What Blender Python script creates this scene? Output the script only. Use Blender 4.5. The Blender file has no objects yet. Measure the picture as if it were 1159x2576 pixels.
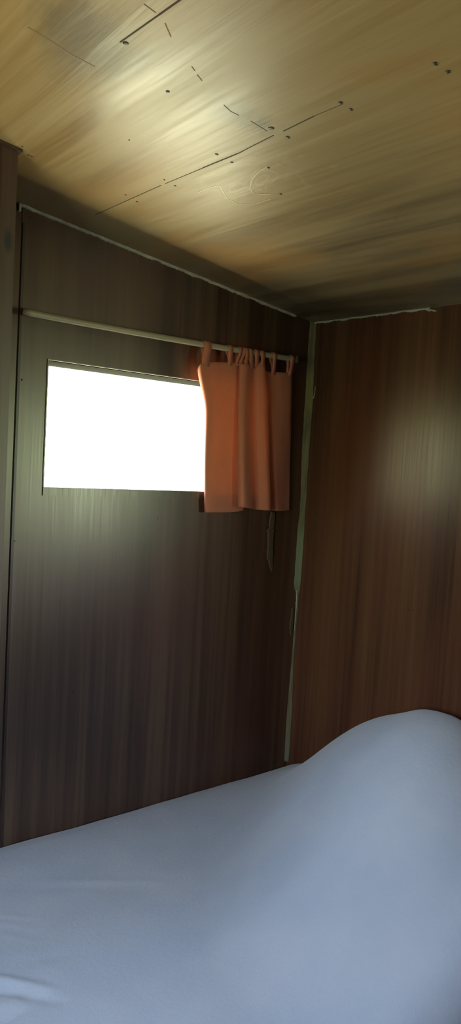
import bpy, bmesh, math, random
from mathutils import Vector, noise, Matrix

rnd = random.Random(7)
scene = bpy.context.scene
COL = scene.collection

# ------------------------------------------------------------------ helpers
def mesh_obj(name, verts, faces, mat=None, parent=None, kind=None, smooth=False):
    me = bpy.data.meshes.new(name)
    me.from_pydata([tuple(v) for v in verts], [], faces)
    me.update()
    o = bpy.data.objects.new(name, me)
    COL.objects.link(o)
    if mat: me.materials.append(mat)
    if parent: o.parent = parent
    if kind: o['kind'] = kind
    if smooth:
        for p in me.polygons: p.use_smooth = True
    return o

def bm_obj(name, bm, mat=None, parent=None, kind=None, smooth=False):
    bmesh.ops.recalc_face_normals(bm, faces=bm.faces)
    me = bpy.data.meshes.new(name)
    bm.to_mesh(me); bm.free()
    o = bpy.data.objects.new(name, me)
    COL.objects.link(o)
    if mat: me.materials.append(mat)
    if parent: o.parent = parent
    if kind: o['kind'] = kind
    if smooth:
        for p in me.polygons: p.use_smooth = True
    return o

def add_box(bm, x0, x1, y0, y1, z0, z1):
    vs = [bm.verts.new(p) for p in [(x0,y0,z0),(x1,y0,z0),(x1,y1,z0),(x0,y1,z0),(x0,y0,z1),(x1,y0,z1),(x1,y1,z1),(x0,y1,z1)]]
    for f in [(0,3,2,1),(4,5,6,7),(0,1,5,4),(1,2,6,5),(2,3,7,6),(3,0,4,7)]:
        bm.faces.new([vs[i] for i in f])
    return vs

def box_obj(name, a, b, mat, parent=None, kind=None, bevel=0):
    bm = bmesh.new()
    add_box(bm, min(a[0],b[0]), max(a[0],b[0]), min(a[1],b[1]), max(a[1],b[1]), min(a[2],b[2]), max(a[2],b[2]))
    if bevel:
        bmesh.ops.bevel(bm, geom=list(bm.edges), offset=bevel, segments=2, affect='EDGES')
    return bm_obj(name, bm, mat, parent, kind)

def sweep(bm, rings, cap=True):
    """rings: list of lists of points (same length), closed section"""
    vr = [[bm.verts.new(p) for p in r] for r in rings]
    n = len(vr[0])
    for a, b in zip(vr[:-1], vr[1:]):
        for i in range(n):
            bm.faces.new((a[i], a[(i+1) % n], b[(i+1) % n], b[i]))
    if cap:
        bm.faces.new(list(reversed(vr[0]))); bm.faces.new(vr[-1])

def lerp(a, b, t): return a + (b - a) * t
def sstep(a, b, x):
    t = max(0.0, min(1.0, (x - a) / (b - a)))
    return t * t * (3 - 2 * t)
def interp(tab, x):
    if x <= tab[0][0]: return tab[0][1]
    for (x0, y0), (x1, y1) in zip(tab[:-1], tab[1:]):
        if x <= x1: return lerp(y0, y1, (x - x0) / (x1 - x0))
    return tab[-1][1]
def srgb(r, g, b):
    f = lambda c: (c/255/12.92 if c/255 <= .04045 else ((c/255+.055)/1.055)**2.4)
    return (f(r), f(g), f(b), 1)

# ------------------------------------------------------------------ node materials
class NT:
    def __init__(self, name):
        self.m = bpy.data.materials.new(name); self.m.use_nodes = True
        self.t = self.m.node_tree; self.t.nodes.clear()
        self.out = self.n('ShaderNodeOutputMaterial')
    def n(self, typ, **kw):
        nd = self.t.nodes.new(typ)
        for k, v in kw.items(): setattr(nd, k, v)
        return nd
    def l(self, a, b): self.t.links.new(a, b)
    def coord(self):
        if not hasattr(self, '_c'): self._c = self.n('ShaderNodeTexCoord').outputs['Object']
        return self._c
    def mapping(self, scale=(1,1,1), loc=(0,0,0)):
        m = self.n('ShaderNodeMapping'); m.inputs['Scale'].default_value = scale; m.inputs['Location'].default_value = loc
        self.l(self.coord(), m.inputs['Vector']); return m.outputs[0]
    def noise(self, scale=(1,1,1), s=1., detail=4, rough=.55, dist=0., loc=(0,0,0)):
        nd = self.n('ShaderNodeTexNoise'); self.l(self.mapping(scale, loc), nd.inputs['Vector'])
        nd.inputs['Scale'].default_value = s; nd.inputs['Detail'].default_value = detail
        nd.inputs['Roughness'].default_value = rough; nd.inputs['Distortion'].default_value = dist
        return nd.outputs['Fac']
    def ramp(self, fac, stops):
        r = self.n('ShaderNodeValToRGB'); e = r.color_ramp.elements
        while len(e) < len(stops): e.new(.5)
        for el, (p, c) in zip(e, stops):
            el.position = p; el.color = c if hasattr(c, '__len__') else (c, c, c, 1)
        self.l(fac, r.inputs[0]); return r.outputs[0]
    def mix(self, fac, a, b, mode='MIX'):
        m = self.n('ShaderNodeMix', data_type='RGBA', blend_type=mode)
        for sock, v in ((m.inputs[0], fac), (m.inputs[6], a), (m.inputs[7], b)):
            if isinstance(v, (int, float)): sock.default_value = v
            elif isinstance(v, tuple): sock.default_value = v
            else: self.l(v, sock)
        return m.outputs[2]
    def math(self, op, a, b=0., clamp=False):
        m = self.n('ShaderNodeMath', operation=op, use_clamp=clamp)
        for sock, v in ((m.inputs[0], a), (m.inputs[1], b)):
            if isinstance(v, (int, float)): sock.default_value = v
            else: self.l(v, sock)
        return m.outputs[0]
    def vdist(self, p, scale=(1,1,1), warp=None):
        """distance of the object-space point to p, with the axes weighted"""
        s = self.n('ShaderNodeVectorMath', operation='SUBTRACT'); self.l(self.coord(), s.inputs[0]); s.inputs[1].default_value = p
        m = self.n('ShaderNodeVectorMath', operation='MULTIPLY'); self.l(s.outputs[0], m.inputs[0]); m.inputs[1].default_value = scale
        ln = self.n('ShaderNodeVectorMath', operation='LENGTH'); self.l(m.outputs[0], ln.inputs[0])
        return ln.outputs['Value']
    def mrange(self, v, a, b, c=0., d=1.):
        m = self.n('ShaderNodeMapRange'); self.l(v, m.inputs[0])
        for i, x in enumerate((a, b, c, d)): m.inputs[i+1].default_value = x
        return m.outputs[0]
    def bump(self, h, strength=.1, dist=.002, prev=None):
        b = self.n('ShaderNodeBump'); self.l(h, b.inputs['Height'])
        b.inputs['Strength'].default_value = strength; b.inputs['Distance'].default_value = dist
        if prev is not None: self.l(prev, b.inputs['Normal'])
        return b.outputs[0]
    def principled(self, color, rough=.5, normal=None, **kw):
        p = self.n('ShaderNodeBsdfPrincipled')
        for k, v in (('Base Color', color), ('Roughness', rough)):
            if isinstance(v, (int, float, tuple)): p.inputs[k].default_value = v
            else: self.l(v, p.inputs[k])
        for k, v in kw.items():
            p.inputs[k.replace('_', ' ')].default_value = v
        if normal is not None: self.l(normal, p.inputs['Normal'])
        self.l(p.outputs[0], self.out.inputs[0]); return p

def wall_wood(name, dark, mid, light, tint, rough=(.28,.42), seed=0., spec=.5, stint=(1,1,1,1), patches=()):
    k = NT(name)
    across = (1,1,0)
    fine = k.noise((55,55,1.1), 1, 5, .6, .25, (seed,seed,0))
    band = k.noise((9,9,.35), 1, 3, .5, .4, (seed*2,seed,3))
    blotch = k.noise((2.2,2.2,1.0), 1, 3, .5, .3, (seed,2*seed,9))
    hair = k.noise((190,190,2.5), 1, 3, .6, 0, (seed,0,0))
    f = k.math('ADD', k.math('MULTIPLY', fine, .45), k.math('MULTIPLY', band, .55))
    c = k.ramp(f, [(.36, dark), (.5, mid), (.64, light)])
    c = k.mix(k.mrange(blotch, .4, .7), c, k.mix(.7, c, tint))
    c = k.mix(k.mrange(hair, .55, .8, 0, .45), c, dark)
    for p, sc, r0, r1, col, amt in patches:
        d = k.vdist(p, sc)
        d = k.math('ADD', d, k.math('MULTIPLY', k.math('SUBTRACT', k.noise((30,30,8), 1, 3), .5), r1*.6))
        c = k.mix(k.mrange(d, r0, r1, amt, 0), c, col)
    rr = k.mrange(k.math('ADD', k.math('MULTIPLY', band, .5), k.math('MULTIPLY', hair, .5)), .35, .65, rough[0], rough[1])
    b = k.bump(fine, .10, .0015); b = k.bump(hair, .10, .0006, b)
    k.principled(c, rr, b, Specular_IOR_Level=spec, Specular_Tint=stint)
    return k.m

M = {}
M['wall_back'] = wall_wood('dark_varnished_plywood', (.024,.0115,.008,1), (.054,.0265,.0165,1), (.092,.053,.028,1), (.084,.030,.020,1), (.30,.42), 1.3, .70, (1,.93,.84,1))
M['wall_right'] = wall_wood('red_brown_varnished_plywood', (.036,.0155,.0095,1), (.072,.030,.015,1), (.106,.048,.021,1), (.110,.033,.018,1), (.27,.38), 4.1, .42, (1,.78,.55,1))
M['post'] = wall_wood('dark_stained_board', (.020,.010,.007,1), (.042,.022,.014,1), (.070,.036,.020,1), (.055,.024,.015,1), (.4,.55), 7.7,
    patches=[((-1.3439, -0.35, 2.2029), (1,.2,.40), .006, .014, (.006,.007,.007,1), .9)])

def ceiling_material():
    k = NT('honey_varnished_plywood_ceiling')
    # grain runs along y
    warpn = k.noise((3,1.2,1), 1, 3, .5, .6, (0,0,0))
    fine = k.noise((60,2.0,1), 1, 5, .62, .5, (2,0,0))
    hair = k.noise((210,5,1), 1, 3, .6, .1, (5,0,0))
    band = k.noise((5.5,.7,1), 1, 3, .5, .8, (1,7,0))
    f = k.math('ADD', k.math('MULTIPLY', fine, .4), k.math('MULTIPLY', band, .6))
    c = k.ramp(f, [(.30, (.195,.112,.042,1)), (.5, (.275,.182,.076,1)), (.70, (.335,.242,.118,1))])
    sep = k.n('ShaderNodeSeparateXYZ'); k.l(k.coord(), sep.inputs[0]); X, Y = sep.outputs[0], sep.outputs[1]
    # greyer and darker toward the right wall, with dark streaks stretched along y
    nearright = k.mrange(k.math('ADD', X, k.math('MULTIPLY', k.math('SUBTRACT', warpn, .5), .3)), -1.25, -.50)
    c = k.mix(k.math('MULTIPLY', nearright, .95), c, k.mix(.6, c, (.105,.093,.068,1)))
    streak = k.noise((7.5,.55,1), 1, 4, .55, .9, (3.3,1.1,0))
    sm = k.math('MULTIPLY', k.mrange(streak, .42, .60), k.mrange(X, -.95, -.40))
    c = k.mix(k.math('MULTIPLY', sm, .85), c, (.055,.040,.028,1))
    # orange varnish blotches
    bl = k.noise((4.2,1.8,1), 1, 3, .5, .5, (8,3,0))
    c = k.mix(k.mrange(bl, .52, .72, 0, .5), c, (.28,.145,.045,1))
    c = k.mix(k.mrange(hair, .55, .8, 0, .28), c, (.16,.09,.035,1))
    # grey water stain by the upper left
    ragged = k.math('MULTIPLY', k.math('SUBTRACT', k.noise((26,9,1), 1, 4, .6, .4), .5), .10)
    for p, sc, r0, r1, amt in STAINS:
        d = k.math('ADD', k.vdist(p, sc), ragged)
        c = k.mix(k.mrange(d, r0, r1, amt, 0), c, (.115,.085,.050,1))
    # a swirl of figure in the veneer; pale rings paint in its highlight glint
    fd = k.vdist((-0.9052, -0.7458, 2.3576), (1.,.50,0))
    fd = k.math('ADD', fd, k.math('MULTIPLY', k.math('SUBTRACT', k.noise((14,8,1), 1, 2, .5, .6), .5), .16))
    ring = k.math('SINE', k.math('MULTIPLY', fd, 190.))
    ringm = k.math('MULTIPLY', k.mrange(ring, .55, 1.), k.mrange(fd, .035, .10, 1, 0))
    c = k.mix(k.math('MULTIPLY', ringm, .22), c, (.55,.42,.22,1))
    rr = k.mrange(k.math('ADD', k.math('MULTIPLY', fine, .5), k.math('MULTIPLY', band, .5)), .36, .64, .28, .46)
    b = k.bump(warpn, .25, .012); b = k.bump(k.noise((16,1.1,1), 1, 3, .55, .6, (4,4,0)), .35, .004, b); b = k.bump(fine, .15, .002, b); b = k.bump(hair, .10, .0006, b)
    k.principled(c, rr, b, Specular_IOR_Level=.30, Specular_Tint=(1,.93,.80,1))
    return k.m

STAINS = [((-1.3951, -0.8671, 2.4132), (1.0,.62,0), .03, .10, .62), ((-1.4484, -0.9066, 2.4185), (1.0,.7,0), .02, .085, .62), ((-1.3451, -0.8701, 2.4071), (1.1,.7,0), .02, .07, .5),
          ((-1.1152, -0.9279, 2.3776), (1.,.9,0), .01, .055, .6), ((-1.0654, -0.9349, 2.3713), (1.,.9,0), .01, .050, .7), ((-1.163, -0.9397, 2.383), (1.,.9,0), .0, .03, .3)]
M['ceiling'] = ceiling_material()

def simple(name, col, rough=.6, bumpscale=None, bstr=.2, bdist=.001, col2=None, nscale=(20,20,20), **kw):
    k = NT(name); n = None; c = col
    if col2:
        c = k.mix(k.mrange(k.noise(nscale, 1, 4, .6), .35, .65), col, col2)
    if bumpscale: n = k.bump(k.noise(bumpscale, 1, 4, .6), bstr, bdist)
    k.principled(c, rough, n, **kw); return k.m

M['bead'] = simple('cream_sealant', (.38,.36,.26,1), .6, (120,120,120), .5, .002, (.28,.26,.19,1), (30,30,30))
def tape_material():
    k = NT('torn_olive_strip')
    c = k.mix(k.mrange(k.noise((60,60,9), 1, 4, .6), .35, .65), (.080,.064,.034,1), (.135,.112,.056,1))
    for z, hz, col, amt in (((-0.0026, 0.0, 1.3453)[2], .16, (.135,.140,.082,1), .9), ((0.0005, 0.0, 2.0047)[2], .10, (.145,.120,.045,1), .8), ((0.0025, 0.0, 0.5415)[2], .10, (.115,.115,.075,1), .8)):
        c = k.mix(k.mrange(k.vdist((0,0,z), (0,0,1)), hz*.5, hz, amt, 0), c, col)
    b = k.bump(k.noise((70,70,30), 1, 4, .6), .5, .003)
    k.principled(c, .7, b, Specular_IOR_Level=.2); return k.m
M['tape'] = tape_material()
M['pale'] = simple('pale_filler', (.42,.38,.27,1), .6, (90,90,60), .4, .002, (.25,.22,.15,1), (25,25,12))
M['smear'] = simple('thin_filler_smear', (.088,.062,.038,1), .7, None, Specular_IOR_Level=.2, col2=(.074,.050,.030,1), nscale=(40,40,6))
M['dark'] = simple('dark_gap', (.010,.007,.005,1), .8)
M['nail'] = simple('rusty_nail', (.035,.020,.012,1), .5)
M['rod'] = simple('raw_wood_dowel', (.34,.28,.20,1), .5, (4,120,120), .2, .0006, (.25,.20,.135,1), (3,70,70))
M['lining'] = simple('shade_toned_lining', (.020,.020,.019,1), 1.0, Specular_IOR_Level=0.0)  # kept near-black so the overlit reveal reads as shaded
M['frame'] = simple('grey_brown_window_wood', (.15,.12,.09,1), .5, (60,60,6), .15, .001, (.10,.078,.055,1), (40,40,5))
M['floor'] = simple('dark_wood_floor', (.10,.06,.035,1), .5, (4,60,60), .2, .001, (.065,.038,.022,1), (2,40,40))
M['plain'] = simple('plain_wood_wall', (.070,.036,.020,1), .5, (60,60,4), .15, .001, (.045,.022,.013,1), (40,40,3))
M['mattress'] = simple('mattress_ticking', (.6,.6,.58,1), .8, (200,200,200), .1, .001)
M['bed_wood'] = simple('bed_frame_wood', (.16,.09,.05,1), .5, (4,60,60), .2, .001, (.1,.055,.03,1), (2,30,30))

def sheet_material():
    k = NT('brushed_cotton_sheet')
    n1 = k.noise((1,1,1), 260, 3, .65); n2 = k.noise((1,1,1), 70, 3, .6); n3 = k.noise((1,1,1), 5, 3, .5)
    c = k.mix(k.mrange(n3, .35, .65), (.37,.41,.49,1), (.42,.445,.515,1))
    c = k.mix(k.mrange(n1, .3, .7, .10, 0), c, (.24,.28,.36,1))
    b = k.bump(n2, .32, .004); b = k.bump(n1, .45, .0016, b)
    k.principled(c, .9, b, Sheen_Weight=.25, Sheen_Roughness=.5)
    return k.m
M['sheet'] = sheet_material()

def curtain_material():
    k = NT('orange_cotton')
    n1 = k.noise((420,420,420), 1, 2); n2 = k.noise((12,12,6), 1, 3)
    c = k.mix(k.mrange(n2, .35, .65), (.45,.142,.076,1), (.51,.165,.088,1))
    b = k.bump(n1, .15, .0006)
    p = k.principled(c, .85, b, Sheen_Weight=.15)
    tr = k.n('ShaderNodeBsdfTranslucent'); tr.inputs[0].default_value = (.75,.30,.12,1); k.l(b, tr.inputs['Normal'])
    mx = k.n('ShaderNodeMixShader'); mx.inputs[0].default_value = .13
    k.l(p.outputs[0], mx.inputs[1]); k.l(tr.outputs[0], mx.inputs[2]); k.l(mx.outputs[0], k.out.inputs[0])
    return k.m
M['curtain'] = curtain_material()

def glass_material():
    k = NT('thin_window_glass')
    t = k.n('ShaderNodeBsdfTransparent'); t.inputs[0].default_value = (.97,.98,.98,1)
    g = k.n('ShaderNodeBsdfGlossy'); g.inputs['Roughness'].default_value = .03
    mx = k.n('ShaderNodeMixShader'); mx.inputs[0].default_value = .05
    k.l(t.outputs[0], mx.inputs[1]); k.l(g.outputs[0], mx.inputs[2]); k.l(mx.outputs[0], k.out.inputs[0])
    return k.m
M['glass'] = glass_material()

# ------------------------------------------------------------------ room shell
CZ, CSX, CSY = 2.2706, -0.12093, 0.03012
def ceil_z(x, y): return CZ + CSX * x + CSY * y
XL, YF = -2.75, -3.2            # left wall and front wall (behind the camera)
TW = .125                       # thickness of the window wall
WX0, WX1, WZ0, WZ1 = -1.081, -.24, 1.602, 1.984     # window opening
JX = -1.179                     # joint between the two sheets of the window wall

def wall_with_hole(name, xs, y0, y1, hole, mat, groove=None):
    """wall in the x-z plane from y0 (room side) to y1, top follows the ceiling; one rectangular opening; a shallow groove at x=groove"""
    bm = bmesh.new()
    hx0, hx1, hz0, hz1 = hole
    def slab(x0, x1, z0, z1a, z1b, yr=y0):
        vs = [bm.verts.new(p) for p in [(x0,yr,z0),(x1,yr,z0),(x1,y1,z0),(x0,y1,z0),(x0,yr,z1a),(x1,yr,z1b),(x1,y1,z1b),(x0,y1,z1a)]]
        for f in [(0,3,2,1),(4,5,6,7),(0,1,5,4),(1,2,6,5),(2,3,7,6),(3,0,4,7)]:
            bm.faces.new([vs[i] for i in f])
    top = lambda x: ceil_z(x, y0) + .03
    cuts = []
    xa, xb = xs
    if groove:
        slab(xa, groove-.0012, 0, top(xa), top(groove))
        slab(groove-.0012, groove+.0012, 0, top(groove), top(groove), y0+.0025)
        xa = groove+.0012
    slab(xa, hx0, 0, top(xa), top(hx0))
    slab(hx1, xb, 0, top(hx1), top(xb))
    slab(hx0, hx1, 0, hz0, hz0)
    slab(hx0, hx1, hz1, top(hx0), top(hx1))
    bmesh.ops.remove_doubles(bm, verts=bm.verts, dist=1e-5)
    return bm_obj(name, bm, mat, None, 'structure')

wall_back = wall_with_hole('wall_back', (XL-.1, .1), 0, TW, (WX0, WX1, WZ0, WZ1), M['wall_back'], JX)

# right wall: opening added out of frame; its sheen stands in for window glare
def wall_x(name, x0, x1, ya, yb, mat, hole=None):
    bm = bmesh.new()
    def slab(y0, y1, z0, z1=None):
        zt0 = (ceil_z(x0, y0)+.03) if z1 is None else z1; zt1 = (ceil_z(x0, y1)+.03) if z1 is None else z1
        vs = [bm.verts.new(p) for p in [(x0,y0,z0),(x1,y0,z0),(x1,y1,z0),(x0,y1,z0),(x0,y0,zt0),(x1,y0,zt0),(x1,y1,zt1),(x0,y1,zt1)]]
        for f in [(0,3,2,1),(4,5,6,7),(0,1,5,4),(1,2,6,5),(2,3,7,6),(3,0,4,7)]:
            bm.faces.new([vs[i] for i in f])
    if hole:
        a, b, c, d = hole
        slab(ya, a, 0); slab(b, yb, 0); slab(a, b, 0, c); slab(a, b, d)
    else: slab(ya, yb, 0)
    return bm_obj(name, bm, mat, None, 'structure')

W2 = (-2.5, -1.55, 1.40, 1.88)
wall_right = wall_x('wall_right', 0, .1, YF-.1, 0, M['wall_right'], W2)
W3 = (-1.85, -.7, 1.05, 2.0)  # unseen opening added in the left wall as fill for the bed
wall_left = wall_x('wall_left', XL-.1, XL, YF-.1, 0, M['plain'], W3)
wall_front = wall_with_hole('wall_front', (XL, 0), YF-.1, YF, (-2.0, -1.9, 1.0, 1.0001), M['plain'])
floor = box_obj('floor', (XL-.1, YF-.1, -.1), (.1, TW, 0), M['floor'], None, 'structure')

# ceiling: plywood sheets butted along two seams
S1X, S2X = (-1.0201, -0.5246, 2.3782)[0], (-1.3713, -1.0158, 2.4059)[0]
bm = bmesh.new()
pts = [(x, y, ceil_z(x, y) + z) for z in (0, .06) for x, y in ((XL-.1, YF-.1), (.1, YF-.1), (.1, TW), (XL-.1, TW))]
vs = [bm.verts.new(p) for p in pts]
for f in [(0,3,2,1),(4,5,6,7),(0,1,5,4),(1,2,6,5),(2,3,7,6),(3,0,4,7)]:
    bm.faces.new([vs[j] for j in f])
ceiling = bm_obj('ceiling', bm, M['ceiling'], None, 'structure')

# crack lines across the grain: thin dark slivers sunk flush in the sheet
def ceiling_crack(pts, w, mat=M['dark'], name='crack'):
    bm = bmesh.new()
    for (a, b) in zip(pts[:-1], pts[1:]):
        a = Vector(a); b = Vector(b); d = (b-a); n = Vector((-d.y, d.x, 0)).normalized() * w/2
        q = []
        for P in (a-n, b-n, b+n, a+n): q.append((P.x, P.y, ceil_z(P.x, P.y)))
        lo = [bm.verts.new((x, y, z-.0005)) for x, y, z in q]; hi = [bm.verts.new((x, y, z+.002)) for x, y, z in q]
        bm.faces.new(lo)
        for i in range(4): bm.faces.new((lo[i], lo[(i+1)%4], hi[(i+1)%4], hi[i]))
        bm.faces.new(list(reversed(hi)))
    return bm_obj(name, bm, mat, ceiling)
M['crack'] = simple('crack_line', (.14,.09,.045,1), .7)
for seg in ([(-1.3992, -1.0461, 2.4083), (-1.3761, -1.0442, 2.4056)], [(-1.3531, -1.0351, 2.4031), (-1.3274, -1.0134, 2.4006)], [(-1.2591, -0.9754, 2.3935), (-1.2481, -0.9695, 2.3924)], [(-1.2385, -0.9633, 2.3914), (-1.2224, -0.9556, 2.3897)],
            [(-1.1501, -0.9265, 2.3818), (-1.1287, -0.9201, 2.3794), (-1.1107, -0.9223, 2.3772)], [(-1.0843, -0.9269, 2.3738), (-1.0401, -0.9261, 2.3685)]):
    ceiling_crack(seg, .0016, M['crack'])
for a in ([(-0.6381, -0.9279, 2.3199), (-0.5872, -0.8842, 2.315)],):
    ceiling_crack(a, .002, M['crack'])
M['stain_edge'] = simple('stain_edge', (.17,.115,.05,1), .5)
ceiling_crack([(-1.4991, -0.8268, 2.427), (-1.4621, -0.8249, 2.4226), (-1.4136, -0.8181, 2.4169), (-1.3692, -0.8212, 2.4115)], .0040, M['stain_edge'], 'stain_edge')
M['figure'] = simple('grain_figure_pale_glint', (.43,.34,.175,1), .35)  # grain lines whose pale colour stands in for highlight glint
for a in ([(-0.9435, -0.8142, 2.3602), (-0.9371, -0.7765, 2.3606), (-0.9222, -0.736, 2.36), (-0.901, -0.7029, 2.3584), (-0.8792, -0.6839, 2.3564), (-0.8615, -0.6898, 2.354), (-0.8473, -0.7145, 2.3516)],
          [(-0.9485, -0.5558, 2.3686), (-0.9499, -0.6033, 2.3673), (-0.9435, -0.6384, 2.3655), (-0.9206, -0.6208, 2.3633), (-0.8861, -0.5953, 2.3599), (-0.852, -0.5973, 2.3557), (-0.8298, -0.6414, 2.3517), (-0.8298, -0.6944, 2.3501)],
          ):
    ceiling_crack(a, .0022, M['figure'], 'grain_figure_glint')
M['seam'] = simple('open_seam', (.05,.032,.017,1), .8)
for a, wd, mt in (([(-1.0233, -0.1517, 2.3898), (-1.0234, -0.5026, 2.3793)], .0022, 'seam'), ([(-1.0228, -0.5199, 2.3787), (-1.0161, -0.8172, 2.3689)], .0016, 'seam'), ([(-1.0199, -0.6759, 2.3736), (-1.0165, -0.804, 2.3694)], .0026, 'seam'), ([(-1.0165, -0.804, 2.3694), (-1.0227, -0.9257, 2.3664)], .0018, 'seam'),
                  ([(-1.022, -0.9537, 2.3655), (-1.025, -1.0446, 2.3631)], .0024, 'seam'), ([(-1.025, -1.0446, 2.3631), (-1.0229, -1.1163, 2.3607)], .0014, 'crack'),
                  ([(-1.3754, -0.9273, 2.409), (-1.3703, -1.0444, 2.4049)], .0024, 'seam'), ([(-1.3703, -1.0444, 2.4049), (-1.368, -1.1002, 2.4029), (-1.3624, -1.2385, 2.3981)], .0030, 'seam')):
    ceiling_crack(a, wd, M[mt], 'seam')

# nail heads
def nail_head(parent, p, n, r):
    bm = bmesh.new()
    n = Vector(n).normalized(); rot = Vector((0,0,1)).rotation_difference(n).to_matrix()
    rings = []
    k0 = rnd.random()
    for rr, h in ((1.0, -.001), (1.0, .0004), (.8, .0012), (.35, .0015)):
        ring = []
        for i in range(10):
            a = i/10*math.tau; q = r*rr*(1+.15*math.sin(2*a+6*k0))
            ring.append(Vector(p) + rot @ Vector((q*math.cos(a), q*math.sin(a), h)))
        rings.append(ring)
    sweep(bm, rings)
    return bm_obj('nail_head', bm, M['nail'], parent, None, True)
for p, r in (((-1.0404, -0.7568, 2.3737), .0038), ((-0.999, -0.7578, 2.3686), .003), ((-1.0362, -0.5372, 2.3798), .0028), ((-1.0027, -0.5338, 2.3758), .003), ((-1.0444, -0.363, 2.386), .0032), ((-1.0044, -0.3542, 2.3814), .0032),
             ((-1.0286, -1.1168, 2.3614), .0042), ((-1.0021, -1.1177, 2.3582), .0042), ((-1.0435, -0.9421, 2.3685), .006), ((-1.0012, -0.9451, 2.3632), .0045), ((-1.2417, -0.8711, 2.3946), .0038), ((-1.3681, -0.9336, 2.408), .005),
             ((-1.0207, -1.3166, 2.3544), .0045), ((-0.9926, -1.3207, 2.3509), .0045), ((-1.2989, -0.3392, 2.4175), .0040), ((-1.2914, -0.3406, 2.4166), .0030), ((-1.1895, -0.6346, 2.3954), .002), ((-0.9372, -0.811, 2.3595), .0035), ((-0.8342, -0.7372, 2.3493), .0035), ((-1.3271, -0.3701, 2.42), .0025)):
    nail_head(ceiling, p, (-CSX, -CSY, -1) if False else (CSX, CSY, -1), r)
for p, r in (((0.0, -0.3078, 1.2), .005), ((0.0, -0.4306, 1.2338), .0035), ((0.0, -0.4539, 1.234), .002), ((0.0, -0.5527, 1.2489), .004), ((0.0, -0.5726, 1.2487), .002), ((-0.0, -0.4037, 1.5305), .003), ((0.0, -0.0592, 1.3141), .002)):
    nail_head(wall_right, p, (-1,0,0), r)
for p, r in (((-1.1613, 0.0, 1.9158), .003), ((-1.1658, 0.0, 1.438), .003), ((-0.1991, 0.0, 1.5238), .0025), ((-0.1371, 0.0, 1.3747), .0025), ((-0.9517, 0.0, 0.945), .003), ((-0.7085, 0.0, 0.6517), .003), ((-0.5293, 0.0, 1.2657), .002), ((-0.6688, 0.0, 1.5044), .002), ((-1.1547, 0.0, 2.3841), .003)):
    nail_head(wall_back, p, (0,-1,0), r)

# ------------------------------------------------------------------ sealant beads and corner strip
def bead(name, a, b, r, mat, normal_pair, seed, n=160, lump=.5, ends=.0):
    """irregular rope of sealant squeezed along a-b in the corner of two surfaces with inward normals n1,n2"""
    a = Vector(a); b = Vector(b); n1, n2 = (Vector(v).normalized() for v in normal_pair)
    bm = bmesh.new(); rings = []
    L = (b-a).length
    for i in range(n+1):
        t = i/n; c = a.lerp(b, t)
        f1 = 1 + lump*noise.noise(Vector((t*L*22, seed, 0))) + .45*lump*noise.noise(Vector((t*L*80, seed, 5)))
        f2 = 1 + lump*noise.noise(Vector((t*L*22, seed+9, 0))) + .6*lump*noise.noise(Vector((t*L*80, seed+3, 5)))
        e = min(1, t*n/3+.25, (1-t)*n/3+.25)
        r1 = max(.25, f1)*r*e; r2 = max(.25, f2)*r*e
        ring = [c - n1*.001 - n2*.001]
        for j in range(7):
            th = j/6*math.pi/2
            ring.append(c + n1*(r1*math.sin(th)-.0008) + n2*(r2*math.cos(th)-.0008))
        rings.append(ring)
    sweep(bm, rings)
    return bm_obj(name, bm, mat, None, 'structure', True)
NC = (CSX, CSY, -1); NB = (0,-1,0); NR = (-1,0,0)
def cpt(x, y): return (x, y, ceil_z(x, y))
xa, xb = (-1.1916, 0.0, 2.4129)[0], (-0.0893, 0.0, 2.2845)[0]
bead('trim_1', cpt(xa, 0), cpt(xb, 0), .0085, M['bead'], (NB, NC), 1.0, 220, .55)
bead('trim_2', cpt(0, -.004), cpt(0, (0.0, -0.5533, 2.2516)[1]), .0062, M['bead'], (NR, NC), 5.0, 200, .75)
bead('trim_3', (0.0, -0.5276, 2.2537), (0.0, -0.5761, 2.2421), .007, M['bead'], (NR, (0,0,-1)), 8.0, 24, .8)
bead('trim_4', (xa, -.001, (-1.1894, 0.0, 2.4168)[2]), (xa+.001, -.001, (-1.1884, 0.0, 2.3914)[2]), .010, M['bead'], (NB, (1,0,0)), 2.0, 16, .5)

def corner_strip(name, prof, mat, y_out, seed, both=True):
    """torn strip pressed into the vertical corner: prof = [(z, reach on window wall, reach on right wall)]"""
    bm = bmesh.new(); rings = []
    z1, z0 = prof[0][0], prof[-1][0]; n = 240
    for i in range(n+1):
        z = lerp(z1, z0, i/n)
        wl = interp([(-p[0], p[1]) for p in prof], -z); wr = interp([(-p[0], p[2]) for p in prof], -z)
        j = noise.noise(Vector((z*30, seed, 0)))*.0022 + noise.noise(Vector((z*95, seed, 3)))*.0011
        j2 = noise.noise(Vector((z*30, seed+4, 0)))*.0016 + noise.noise(Vector((z*95, seed+4, 3)))*.0010
        wl = max(.0015, wl + j); wr = max(.0012, wr + j2)
        th = y_out
        rings.append([(-.0003,.0003*-1,z), (-wl,-.0003,z), (-wl,-.0012-th*.3,z), (-wl*.45,-th*.75-wr*.15,z), (-th*.75-wl*.1,-wr*.55-th*.3,z), (-.0012-th*.3,-wr,z), (-.0003,-wr,z)])
    sweep(bm, rings)
    return bm_obj(name, bm, mat, None, 'structure', True)
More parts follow.
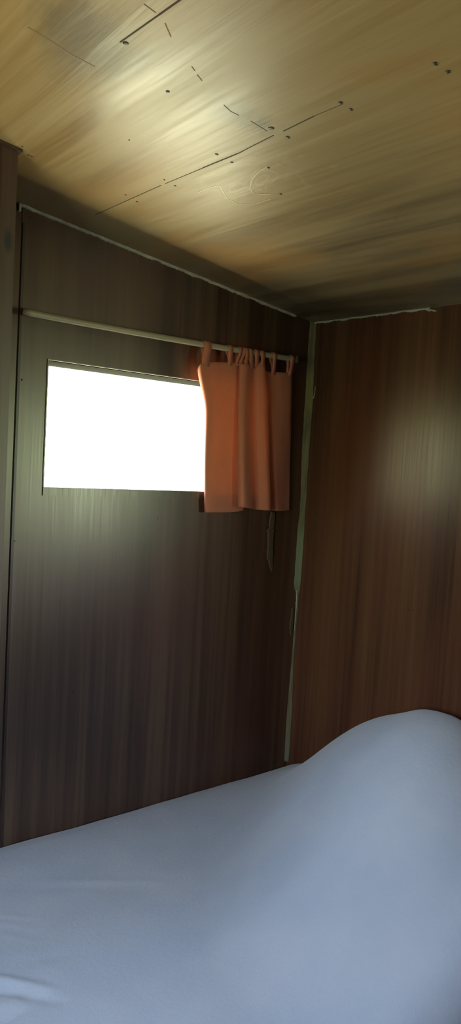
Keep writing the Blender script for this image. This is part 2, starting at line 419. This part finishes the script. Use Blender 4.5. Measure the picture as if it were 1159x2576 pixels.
CORN = [(808, .020, .016), (830, .022, .018), (930, .022, .020), (1000, .021, .025), (1100, .022, .023), (1150, .020, .022), (1200, .016, .022), (1250, .012, .023), (1290, .012, .021), (1330, .017, .023), (1400, .018, .023), (1468, .018, .021),
        (1484, .013, .018), (1490, .004, .013), (1530, .003, .015), (1560, .003, .012), (1600, .002, .011), (1640, .003, .010), (1660, .005, .010), (1720, .009, .014), (1800, .013, .018), (1860, .012, .018), (1914, .011, .017)]
zc0 = (0.0, 0.0044, 2.2773)[2]; zc1 = (0.0, -0.0025, 0.5182)[2]
def zpix(v):    # height on the corner edge, from a table of measured points
    return interp(CORNER_Z, v)
CORNER_Z = [(808, (-0.0021, 0.0, 2.2764)[2]), (1000, (-0.0018, 0.0, 1.9813)[2]), (1200, (-0.0015, 0.0, 1.6695)[2]), (1400, (-0.0011, 0.0, 1.3532)[2]), (1600, (-0.0008, 0.0, 1.0323)[2]), (1800, (-0.0005, 0.0, 0.7067)[2]), (1915, (0.0002, 0.0, 0.5172)[2])]
corner_strip('trim_5', [(zpix(v), a, b) for v, a, b in CORN], M['tape'], .004, 3.0)
# pale ragged sealant lying along the right edge of that strip
def ribbon(name, pts, widths, mat, n_out, seed, thick=.0018):
    n_out = Vector(n_out); bm = bmesh.new(); rings = []
    P = [Vector(p) for p in pts]; N = 60
    for i in range(N+1):
        t = i/N*(len(P)-1); k = min(int(t), len(P)-2); f = t-k
        c = P[k].lerp(P[k+1], f); w = lerp(widths[k], widths[k+1], f)
        w *= 1 + .5*noise.noise(Vector((t*6, seed, 0)))
        side = (P[k+1]-P[k]).normalized().cross(n_out)
        c = c + side*.0012*noise.noise(Vector((t*4, seed, 7)))
        rings.append([c - side*w/2, c - side*w/4 + n_out*thick, c + side*w/4 + n_out*thick, c + side*w/2, c - n_out*.0006])
    sweep(bm, rings)
    return bm_obj(name, bm, mat, None, 'structure', True)
ribbon('trim_6', [(0.0, -0.0139, 2.269), (0.0, -0.0118, 2.196), (0.0, -0.0106, 2.0889)], [.004,.003,.002], M['pale'], NR, 1)
ribbon('trim_7', [(0.0, -0.032, 2.0231), (0.0, -0.0317, 2.0032), (0.0, -0.0254, 1.9759)], [.004,.002,.004], M['pale'], NR, 2)
ribbon('trim_8', [(-.002,-.006,zpix(1290)), (-.003,-.006,zpix(1325))], [.004,.003], M['pale'], (-.7,-.7,0), 3)
ribbon('trim_9', [(-.005,-.005,zpix(1484)), (.0-.003,-.006,zpix(1520)), (-.004,-.006,zpix(1560)), (-.004,-.004,zpix(1640))], [.004,.006,.003,.003], M['pale'], (-.7,-.7,0), 4)
ribbon('trim_10', [(-0.0137, 0.0, 1.1461), (-0.0155, 0.0, 1.066), (-0.0149, 0.0, 1.0337)], [.016,.024,.006], M['smear'], NB, 5, .0012)
ribbon('trim_11', [(-0.1475, 0.0, 1.5301), (-0.1533, -0.0, 1.4504), (-0.1499, 0.0, 1.3581), (-0.1371, 0.0, 1.2988)], [.030,.038,.038,.010], M['smear'], NB, 6, .0010)

# thin moulding along the joint of the window wall, then the board wall at the left with its end batten
bm = bmesh.new()
zt = (-1.1802, 0.0, 2.3632)[2]
add_box(bm, JX+.003, JX+.011, -.003, .001, .3, zt)
bm_obj('trim_12', bm, M['post'], None, 'structure')
PY = -.348
PX = (-1.3282, -0.348, 2.3969)[0]
def plate(name, x0, x1, y0, y1, z0, mat, kind='structure'):
    bm = bmesh.new()
    pts = [(x,y,z0) for x,y in ((x0,y0),(x1,y0),(x1,y1),(x0,y1))] + [(x,y,ceil_z(x,y)+.005) for x,y in ((x0,y0),(x1,y0),(x1,y1),(x0,y1))]
    vs = [bm.verts.new(p) for p in pts]
    for f in [(0,3,2,1),(4,5,6,7),(0,1,5,4),(1,2,6,5),(2,3,7,6),(3,0,4,7)]: bm.faces.new([vs[i] for i in f])
    return bm_obj(name, bm, mat, None, kind)
plate('wall_partition', XL, PX-.036, PY+.008, PY+.026, .88, M['post'])
plate('trim_13', PX-.038, PX, PY, PY+.032, .88, M['post'])
# flat capping lip between the batten and the ceiling
bm = bmesh.new()
for (x0, x1, dy) in ((XL, PX+.008, -.008),):
    q = [(x0,PY+dy),(x1,PY+dy),(x1,PY+.03),(x0,PY+.03)]
    lo = [bm.verts.new((x,y,ceil_z(x,y)-.007)) for x,y in q]; hi = [bm.verts.new((x,y,ceil_z(x,y)+.002)) for x,y in q]
    bm.faces.new(lo); bm.faces.new(list(reversed(hi)))
    for i in range(4): bm.faces.new((lo[i], lo[(i+1)%4], hi[(i+1)%4], hi[i]))
bm_obj('trim_14', bm, M['post'], None, 'structure')

# ------------------------------------------------------------------ window
win = bpy.data.objects.new('window_1', None); COL.objects.link(win); win.location = ((WX0+WX1)/2, .06, WZ0); win['kind'] = 'structure'
def wpart(name, bm, mat):
    o = bm_obj(name, bm, mat); o.parent = win; o.matrix_parent_inverse = Matrix.Translation(-win.location); return o
bm = bmesh.new()
fy0, fy1, fw = TW, TW+.025, .03
add_box(bm, WX0-fw, WX1+fw, fy0, fy1, WZ1, WZ1+fw); add_box(bm, WX0-fw, WX1+fw, fy0, fy1, WZ0-fw, WZ0)
add_box(bm, WX0-fw, WX0, fy0, fy1, WZ0, WZ1); add_box(bm, WX1, WX1+fw, fy0, fy1, WZ0, WZ1)
wpart('window_frame', bm, M['frame'])
bm = bmesh.new(); add_box(bm, WX0, WX1, .128, .131, WZ0, WZ1); wpart('window_pane', bm, M['glass'])
# added lining; its near-black colour stands in for shade on the reveal
bm = bmesh.new()
add_box(bm, WX0, WX1, .004, TW, WZ1-.002, WZ1); add_box(bm, WX0, WX0+.002, .004, TW, WZ0, WZ1-.002); add_box(bm, WX1-.002, WX1, .004, TW, WZ0, WZ1-.002)
wpart('window_shade_lining', bm, M['lining'])
# slim raised edging round the opening on the room side
bm = bmesh.new(); e = .004
add_box(bm, WX0-e, WX1+e, -.003, .03, WZ1, WZ1+.003); add_box(bm, WX0-e, WX0, -.003, .03, WZ0, WZ1)
wpart('window_edging', bm, M['rod'])
bm = bmesh.new(); vs = add_box(bm, WX0-.003, WX1+.02, -.004, .02, WZ0-.026, WZ0-.0005)
wpart('window_sill', bm, M['wall_back'])

# frame of the opening added unseen in the right wall for sheen and fill
added_win2 = bpy.data.objects.new('added_window_2', None); COL.objects.link(added_win2); added_win2.location = (.05, (W2[0]+W2[1])/2, W2[2]); added_win2['kind'] = 'structure'
bm = bmesh.new()
add_box(bm, .05,.08, W2[0],W2[1], W2[3]-.03,W2[3]); add_box(bm, .05,.08, W2[0],W2[1], W2[2],W2[2]+.03)
add_box(bm, .05,.08, W2[0],W2[0]+.03, W2[2]+.03,W2[3]-.03); add_box(bm, .05,.08, W2[1]-.03,W2[1], W2[2]+.03,W2[3]-.03)
o = bm_obj('window_frame', bm, M['frame']); o.parent = added_win2; o.matrix_parent_inverse = Matrix.Translation(-added_win2.location)

# ------------------------------------------------------------------ curtain rod
RY = -.048
R0 = (-1.1877, -0.048, 2.1022); R1 = (-0.1311, -0.048, 2.1083)
rod = bpy.data.objects.new('curtain_rod', None); COL.objects.link(rod); rod.location = R0
rod['label'] = 'thin pale wooden curtain rod across the wall above the bright window'; rod['category'] = 'curtain rod'
def rpart(name, bm, mat, smooth=False):
    o = bm_obj(name, bm, mat, None, None, smooth); o.parent = rod; o.matrix_parent_inverse = Matrix.Translation(-rod.location); return o
RR = .0100
bm = bmesh.new(); rings = []
a, b = Vector(R0), Vector(R1)
ax = (b-a).normalized(); up = Vector((0,0,1)); u = ax.cross(up).normalized(); v = u.cross(ax)
for i in range(41):
    c = a.lerp(b, i/40) ; r = RR*(1+.03*noise.noise(Vector((i*.4,0,0))))
    c = c + Vector((0,0,-.004*math.sin(math.pi*i/40)))
    rings.append([c + u*r*math.cos(t/16*math.tau) + v*r*math.sin(t/16*math.tau) for t in range(16)])
sweep(bm, rings)
rpart('dowel', bm, M['rod'], True)
for P, nm in ((b, 1),):
    bm = bmesh.new()
    c = P + ax*(.004*nm)
    add_box(bm, c.x-.005, c.x+.005, c.y-.012, .0005, c.z-.012, c.z+.012)
    bmesh.ops.bevel(bm, geom=list(bm.edges), offset=.002, segments=2, affect='EDGES')
    rpart('end_bracket', bm, M['frame'])

# ------------------------------------------------------------------ curtain
cur = bpy.data.objects.new('curtain', None); COL.objects.link(cur); cur.location = (-0.3202, -0.048, 1.5333)
cur['label'] = 'short orange tab-top curtain bunched at the right end of the wooden rod'; cur['category'] = 'curtain'
def cpart(name, bm, smooth=True):
    o = bm_obj(name, bm, M['curtain'], None, None, smooth); o.parent = cur; o.matrix_parent_inverse = Matrix.Translation(-cur.location); return o
# folds: (x at top, x at middle, x at bottom, distance from wall top, bottom, top z, bottom z)
FOLDS = [(-0.5546, -0.5055, -0.4708, 0.0267, 0.012, 2.0186, 1.5309), (-0.5664, -0.5238, -0.4845, 0.0497, 0.016800000000000002, 2.0262, 1.5284), (-0.562, -0.5214, -0.4881, 0.0612, 0.0313, 2.0366, 1.5296), (-0.5227, -0.4921, -0.4538, 0.0566, 0.034199999999999994, 2.0461, 1.53), (-0.467, -0.4402, -0.3983, 0.0497, 0.0313, 2.0539, 1.5301), (-0.4131, -0.3924, -0.3471, 0.047400000000000005, 0.0284, 2.0597, 1.533), (-0.3792, -0.3654, -0.3104, 0.04050000000000001, 0.016800000000000002, 2.0633, 1.538), (-0.3845, -0.3716, -0.3294, 0.038200000000000005, 0.012, 2.0614, 1.5434), (-0.4006, -0.3968, -0.3645, 0.0635, 0.060300000000000006, 2.056, 1.5513), (-0.3794, -0.3806, -0.3566, 0.07270000000000001, 0.0777, 2.0567, 1.5514), (-0.3521, -0.3492, -0.3126, 0.0612, 0.060300000000000006, 2.0597, 1.5475), (-0.3244, -0.3138, -0.27, 0.0451, 0.034199999999999994, 2.063, 1.5427), (-0.3118, -0.2985, -0.2533, 0.0566, 0.0487, 2.0638, 1.5411), (-0.2932, -0.2753, -0.2245, 0.0612, 0.060300000000000006, 2.0644, 1.5408), (-0.2761, -0.2508, -0.1976, 0.052, 0.0429, 2.0659, 1.5395), (-0.2695, -0.2377, -0.1788, 0.0336, 0.016800000000000002, 2.0594, 1.5374), (-0.2477, -0.2199, -0.1639, 0.03130000000000001, 0.022599999999999995, 2.0508, 1.538), (-0.2149, -0.2013, -0.1554, 0.0336, 0.0313, 2.0517, 1.5373), (-0.1798, -0.1694, -0.1259, 0.038200000000000005, 0.0255, 2.0543, 1.537), (-0.142, -0.1285, -0.0935, 0.0359, 0.016800000000000002, 2.0576, 1.538), (-0.1197, -0.1101, -0.0789, 0.0267, 0.012, 2.0609, 1.5392)]
def catmull(tab, t):
    n = len(tab)-1; s = t*n; k = min(int(s), n-1); f = s-k
    p = [tab[max(0, min(n, k+i))] for i in (-1,0,1,2)]
    return [.5*((2*p[1][j]) + (-p[0][j]+p[2][j])*f + (2*p[0][j]-5*p[1][j]+4*p[2][j]-p[3][j])*f*f + (-p[0][j]+3*p[1][j]-3*p[2][j]+p[3][j])*f**3) for j in range(len(tab[0]))]
NU, NV = 220, 60
verts = []; faces = []
for i in range(NU+1):
    xt, xm, xb_, yt, yb, ztop, zbot = catmull(FOLDS, i/NU)
    for j in range(NV+1):
        t = j/NV
        # quadratic through top / middle(.3) / bottom
        if t < .3: x = lerp(xt, xm, sstep(0, .3, t)*.5 + t/.3*.5)
        else: x = lerp(xm, xb_, (t-.3)/.7)
        y = lerp(yt, yb, sstep(0, 1, t)) + .002*noise.noise(Vector((i*.06, t*4, 1)))
        z = lerp(ztop, zbot, t)
        verts.append((x, -y, z))
for i in range(NU):
    for j in range(NV):
        a_ = i*(NV+1)+j; faces.append((a_, a_+1, a_+NV+2, a_+NV+1))
cloth = mesh_obj('cloth', verts, faces, M['curtain'], None, None, True)
cloth.parent = cur; cloth.matrix_parent_inverse = Matrix.Translation(-cur.location)
sm = cloth.modifiers.new('thick', 'SOLIDIFY'); sm.thickness = .0012; sm.offset = 0
# hem stitching fold along the bottom
# tabs: loops of cloth over the rod
def rod_z(x): return lerp(R0[2], R1[2], (x-R0[0])/(R1[0]-R0[0])) - .004*math.sin(math.pi*(x-R0[0])/(R1[0]-R0[0]))
def tab(xb0, xtop, w, zf, yf, twist=0.):
    w *= 1.3
    """closed loop of cloth: from the panel top (xb0, zf) up the front, over the rod at xtop and down the back"""
    path = []
    r = RR + .0022; cz_ = rod_z(xtop); yc = RY
    path.append((xb0, -yf - .0006, zf - .010))
    path.append((xb0, -yf - .0008, zf))
    for k in range(5): 
        f = (k+1)/6; path.append((lerp(xb0, xtop, sstep(0,1,f)), lerp(-yf-.0008, yc-r, f), lerp(zf, cz_, f)))
    for k in range(9):
        an = math.pi*(1 - k/8); path.append((xtop, yc + r*math.cos(an), cz_ + r*math.sin(an)))
    for k in range(5):
        f = (k+1)/6; path.append((lerp(xtop, xb0+twist, sstep(0,1,f)), lerp(yc+r, -yf+.0030, f), lerp(cz_, zf, f)))
    path.append((xb0+twist, -yf + .0020, zf - .010))
    bm = bmesh.new(); rings = []
    for k, p in enumerate(path):
        p = Vector(p); q = Vector(path[min(k+1, len(path)-1)]) - Vector(path[max(k-1, 0)])
        q.x = 0; nrm = Vector((0, -q.z, q.y)).normalized() if q.length > 1e-7 else Vector((0,-1,0))
        ww = w*(1 + .10*math.sin(k*1.3))/2
        rings.append([p + Vector((-ww,0,0)) + nrm*.0005, p + Vector((ww,0,0)) + nrm*.0005, p + Vector((ww,0,0)) - nrm*.0005, p + Vector((-ww,0,0)) - nrm*.0005])
    sweep(bm, rings)
    return cpart('tab', bm)
TABS = [(-0.5464, -0.5405, 0.022, 2.0387, 0.06, 0.004), (-0.4361, -0.4417, 0.014, 2.0565, 0.05, 0.006), (-0.4029, -0.3976, 0.01, 2.0596, 0.048, 0.004), (-0.3882, -0.3779, 0.014, 2.0599, 0.052, -0.006), (-0.3774, -0.3689, 0.012, 2.0573, 0.068, 0.006), (-0.3458, -0.3507, 0.014, 2.0593, 0.058, 0.008), (-0.3172, -0.3232, 0.014, 2.0634, 0.052, 0.006), (-0.296, -0.2953, 0.014, 2.0642, 0.06, -0.005), (-0.2236, -0.2384, 0.013, 2.0505, 0.037, 0.003), (-0.139, -0.1502, 0.014, 2.0579, 0.037, -0.008)]
for t_ in TABS: tab(*t_)

# ------------------------------------------------------------------ bed
bed = bpy.data.objects.new('bed', None); COL.objects.link(bed); bed.location = (-1.0, -.61, 0)
bed['label'] = 'bed under a plain pale blue-grey sheet, humped at the head by the right wall'; bed['category'] = 'bed'
def bput(o):
    o.parent = bed; o.matrix_parent_inverse = Matrix.Translation(-bed.location); return o
BZ = .5
BX0, BX1, BY0, BY1 = -2.20, -.012, -1.235, -.004
HUMP = [(0,.0),(.03,.015),(.047,.026),(.134,.064),(.236,.132),(.312,.208),(.384,.282),(.453,.338),(.521,.378),(.603,.414),(.672,.448),(.725,.459),(.797,.462),(.88,.44),(.98,.38),(1.10,.28),(1.25,.18)]
WR = [((-1.4156, -0.5069), (-1.2923, -0.6457), 0.012, 0.007), ((-1.4289, -0.5468), (-1.2938, -0.6911), 0.014, -0.006), ((-1.4587, -0.6365), (-1.3516, -0.6314), 0.02, 0.007), ((-1.4423, -0.6864), (-1.3557, -0.6641), 0.014, -0.007), ((-1.1659, -0.2251), (-0.8465, -0.4313), 0.016, 0.0016), ((-1.2164, -0.2361), (-0.9743, -0.3827), 0.02, -0.0013), ((-1.3283, -0.5244), (-1.1939, -0.5622), 0.02, -0.002), ((-0.9385, -0.7199), (-0.5712, -0.7656), 0.05, 0.004), ((-1.3099, -0.3126), (-1.2224, -0.3884), 0.01, 0.0011), ((-1.3211, -0.3442), (-1.2382, -0.4261), 0.01, 0.0011), ((-1.3346, -0.3823), (-1.2643, -0.464), 0.01, 0.0011)]
def segdist(p, a, b):
    ab = (b[0]-a[0], b[1]-a[1]); t = ((p[0]-a[0])*ab[0]+(p[1]-a[1])*ab[1])/(ab[0]**2+ab[1]**2); tc = max(0, min(1, t))
    dx, dy = p[0]-a[0]-ab[0]*tc, p[1]-a[1]-ab[1]*tc
    s = (ab[0]*(p[1]-a[1]) - ab[1]*(p[0]-a[0]))
    return math.hypot(dx, dy)*(1 if s > 0 else -1), tc
def bed_top(x, y):
    d = -y
    h = interp(HUMP, d)
    h = (h + interp(HUMP, d-.02) + interp(HUMP, d+.02))/3
    c = -.03 - .03*sstep(0, .7, d)
    wl = lerp(.60, .92, sstep(.2, .9, d))
    if x < c: g = max(0., 1 - (c-x)/wl); g = g*g*(3-2*g)
    else: g = 1 - .10*((x-c)/.06)**2
    z = BZ + h*g
    z += .004*noise.noise(Vector((x*3, y*3, 0))) + .0016*noise.noise(Vector((x*9, y*9, 4)))
    ed = sstep(.0, .05, d)
    z -= .006*(1-ed)
    for (a, b, w, hh) in WR:
        s, t = segdist((x, y), a, b)
        fall = math.sin(math.pi*min(1, max(0, .12+.76*t)))
        z += hh*fall*math.exp(-(s/w)**2)
    return z
def axis_path(a0, a1, n, r, drop, both):
    """list of (plan coordinate, drop) going over the rounded edge at the low end of the axis"""
    out = []
    for k in range(14): out.append((a0, drop - (drop-r)*k/14))
    for k in range(10):
        th = k/10*math.pi/2; out.append((a0 + r*(1-math.cos(th)), r*(1-math.sin(th))))
    out += [(lerp(a0+r, a1, (k/n)), 0.) for k in range(n+1)]
    return out
px_ = axis_path(BX0, BX1, 330, .09, .36, False); py_ = axis_path(BY0, BY1, 230, .10, .36, False)
verts = []; faces = []
for (x, dx) in px_:
    for (y, dy) in py_:
        dd = max(dx, dy) if (dx > .09 or dy > .09) else min(.36, math.hypot(dx, dy))
        flare = .012*math.sin(x*11)*min(1, dy/.36) if dy > .1 else 0
        z = bed_top(x, y) - dd
        if dd > .1: z = lerp(z, BZ-dd, min(1, (dd-.1)/.1))
        verts.append((x, y+flare, z))
ny = len(py_)
for i in range(len(px_)-1):
    for j in range(ny-1):
        a_ = i*ny+j; faces.append((a_, a_+ny, a_+ny+1, a_+1))
sheet = bput(mesh_obj('sheet', verts, faces, M['sheet'], None, None, True))
bput(box_obj('mattress', (BX0+.03, BY0+.03, .28), (BX1-.01, BY1-.02, .47), M['mattress'], bevel=.03))
bput(box_obj('bed_base', (BX0+.05, BY0+.05, .16), (BX1-.01, BY1-.02, .275), M['bed_wood'], bevel=.006))
for x in (BX0+.10, BX1-.08):
    for y in (BY0+.10, BY1-.08):
        bput(box_obj('leg', (x-.03, y-.03, 0), (x+.03, y+.03, .165), M['bed_wood'], bevel=.004))

# ------------------------------------------------------------------ daylight
w = bpy.data.worlds.new('bright_day'); scene.world = w; w.use_nodes = True
nt = w.node_tree; nt.nodes.clear()
out = nt.nodes.new('ShaderNodeOutputWorld'); bg = nt.nodes.new('ShaderNodeBackground')
tc = nt.nodes.new('ShaderNodeTexCoord'); sp = nt.nodes.new('ShaderNodeSeparateXYZ'); nt.links.new(tc.outputs['Generated'], sp.inputs[0])
rp = nt.nodes.new('ShaderNodeValToRGB'); mr = nt.nodes.new('ShaderNodeMapRange')
mr.inputs[1].default_value = -1; mr.inputs[2].default_value = 1
nt.links.new(sp.outputs[2], mr.inputs[0]); nt.links.new(mr.outputs[0], rp.inputs[0])
el = rp.color_ramp.elements
SKY = [(0., (1.6,1.5,.95,1)), (.18, (1.3,1.25,.82,1)), (.31, (.60,.66,.48,1)), (.42, (.50,.66,.42,1)), (.52, (.50,.64,.42,1)), (.56, (.80,.95,.95,1)), (.62, (.72,.87,1.0,1)), (1., (.45,.66,1.0,1))]
while len(el) < len(SKY): el.new(.5)
for e_, (p_, c_) in zip(el, SKY): e_.position = p_; e_.color = c_
def wm(op, a, b):
    m = nt.nodes.new('ShaderNodeMath'); m.operation = op
    for s_, v_ in ((m.inputs[0], a), (m.inputs[1], b)):
        if isinstance(v_, (int, float)): s_.default_value = v_
        else: nt.links.new(v_, s_)
    return m.outputs[0]
# horizon boosted toward the added right opening for sheen; ground outside both added openings dimmed
side = wm('ADD', wm('ADD', 1.0, wm('MULTIPLY', wm('MULTIPLY', wm('MAXIMUM', sp.outputs[0], 0.0), 5.5), wm('MAXIMUM', wm('SUBTRACT', 1.0, wm('MULTIPLY', wm('ABSOLUTE', sp.outputs[2], 0.), 3.2)), 0.0))), wm('MULTIPLY', wm('MINIMUM', sp.outputs[0], 0.0), .42))
down = wm('MINIMUM', wm('MAXIMUM', wm('MULTIPLY', sp.outputs[2], -3.0), 0.0), 1.0)
front = wm('MINIMUM', wm('MAXIMUM', wm('MULTIPLY', wm('SUBTRACT', wm('ABSOLUTE', sp.outputs[0], 0.), .75), 6.0), 0.0), 1.0)
shade = wm('SUBTRACT', 1.0, wm('MULTIPLY', wm('MULTIPLY', down, front), .88))
nt.links.new(rp.outputs[0], bg.inputs[0])
nt.links.new(wm('MULTIPLY', wm('MULTIPLY', side, shade), 22.0), bg.inputs[1])
nt.links.new(bg.outputs[0], out.inputs[0])
def portal(name, loc, rot, sx, sy):
    L = bpy.data.lights.new(name, 'AREA'); L.shape = 'RECTANGLE'; L.size = sx; L.size_y = sy
    L.cycles.is_portal = True
    o = bpy.data.objects.new(name, L); COL.objects.link(o); o.location = loc; o.rotation_euler = rot
portal('window_daylight', ((WX0+WX1)/2, TW+.03, (WZ0+WZ1)/2), (-math.pi/2, 0, 0), WX1-WX0, WZ1-WZ0)
portal('added_opening_portal_left', (XL-.104, (W3[0]+W3[1])/2, (W3[2]+W3[3])/2), (0, -math.pi/2, 0), W3[3]-W3[2], W3[1]-W3[0])  # sky sampling for the added left-wall fill opening
portal('added_opening_portal_side', (.104, (W2[0]+W2[1])/2, (W2[2]+W2[3])/2), (0, math.pi/2, 0), W2[3]-W2[2], W2[1]-W2[0])  # sky sampling for the added right-wall sheen opening

# ------------------------------------------------------------------ camera
CP = {'f': 1819.8535364836105, 'yaw': 0.6617359785746008, 'pitch': -0.06464087965612743, 'roll': 0.05684154650398337, 'loc': (-1.98, -2.0839, 1.7)}
cam = bpy.data.cameras.new('camera'); co = bpy.data.objects.new('camera', cam); COL.objects.link(co)
cam.sensor_fit = 'VERTICAL'; cam.sensor_height = 36.0; cam.lens = CP['f']/2576*36.0
cam.clip_start = .02
ya, pi_, ro = CP['yaw'], CP['pitch'], CP['roll']
fwd = Vector((math.sin(ya)*math.cos(pi_), math.cos(ya)*math.cos(pi_), math.sin(pi_)))
r0 = Vector((math.cos(ya), -math.sin(ya), 0)); u0 = r0.cross(fwd)
rv = r0*math.cos(ro)+u0*math.sin(ro); uv = -r0*math.sin(ro)+u0*math.cos(ro)
co.matrix_world = Matrix(((rv.x,uv.x,-fwd.x,CP['loc'][0]),(rv.y,uv.y,-fwd.y,CP['loc'][1]),(rv.z,uv.z,-fwd.z,CP['loc'][2]),(0,0,0,1)))
scene.camera = co

vs_ = scene.view_settings
scene.display_settings.display_device = 'sRGB'
vs_.view_transform = 'Standard'; vs_.look = 'None'; vs_.gamma = 1; vs_.use_curve_mapping = False; vs_.exposure = 0.12
cy = scene.cycles
cy.use_denoising = True
cy.max_bounces = 10; cy.diffuse_bounces = 6; cy.glossy_bounces = 4; cy.transparent_max_bounces = 8; cy.sample_clamp_indirect = 6.0
cy.caustics_reflective = False; cy.caustics_refractive = False
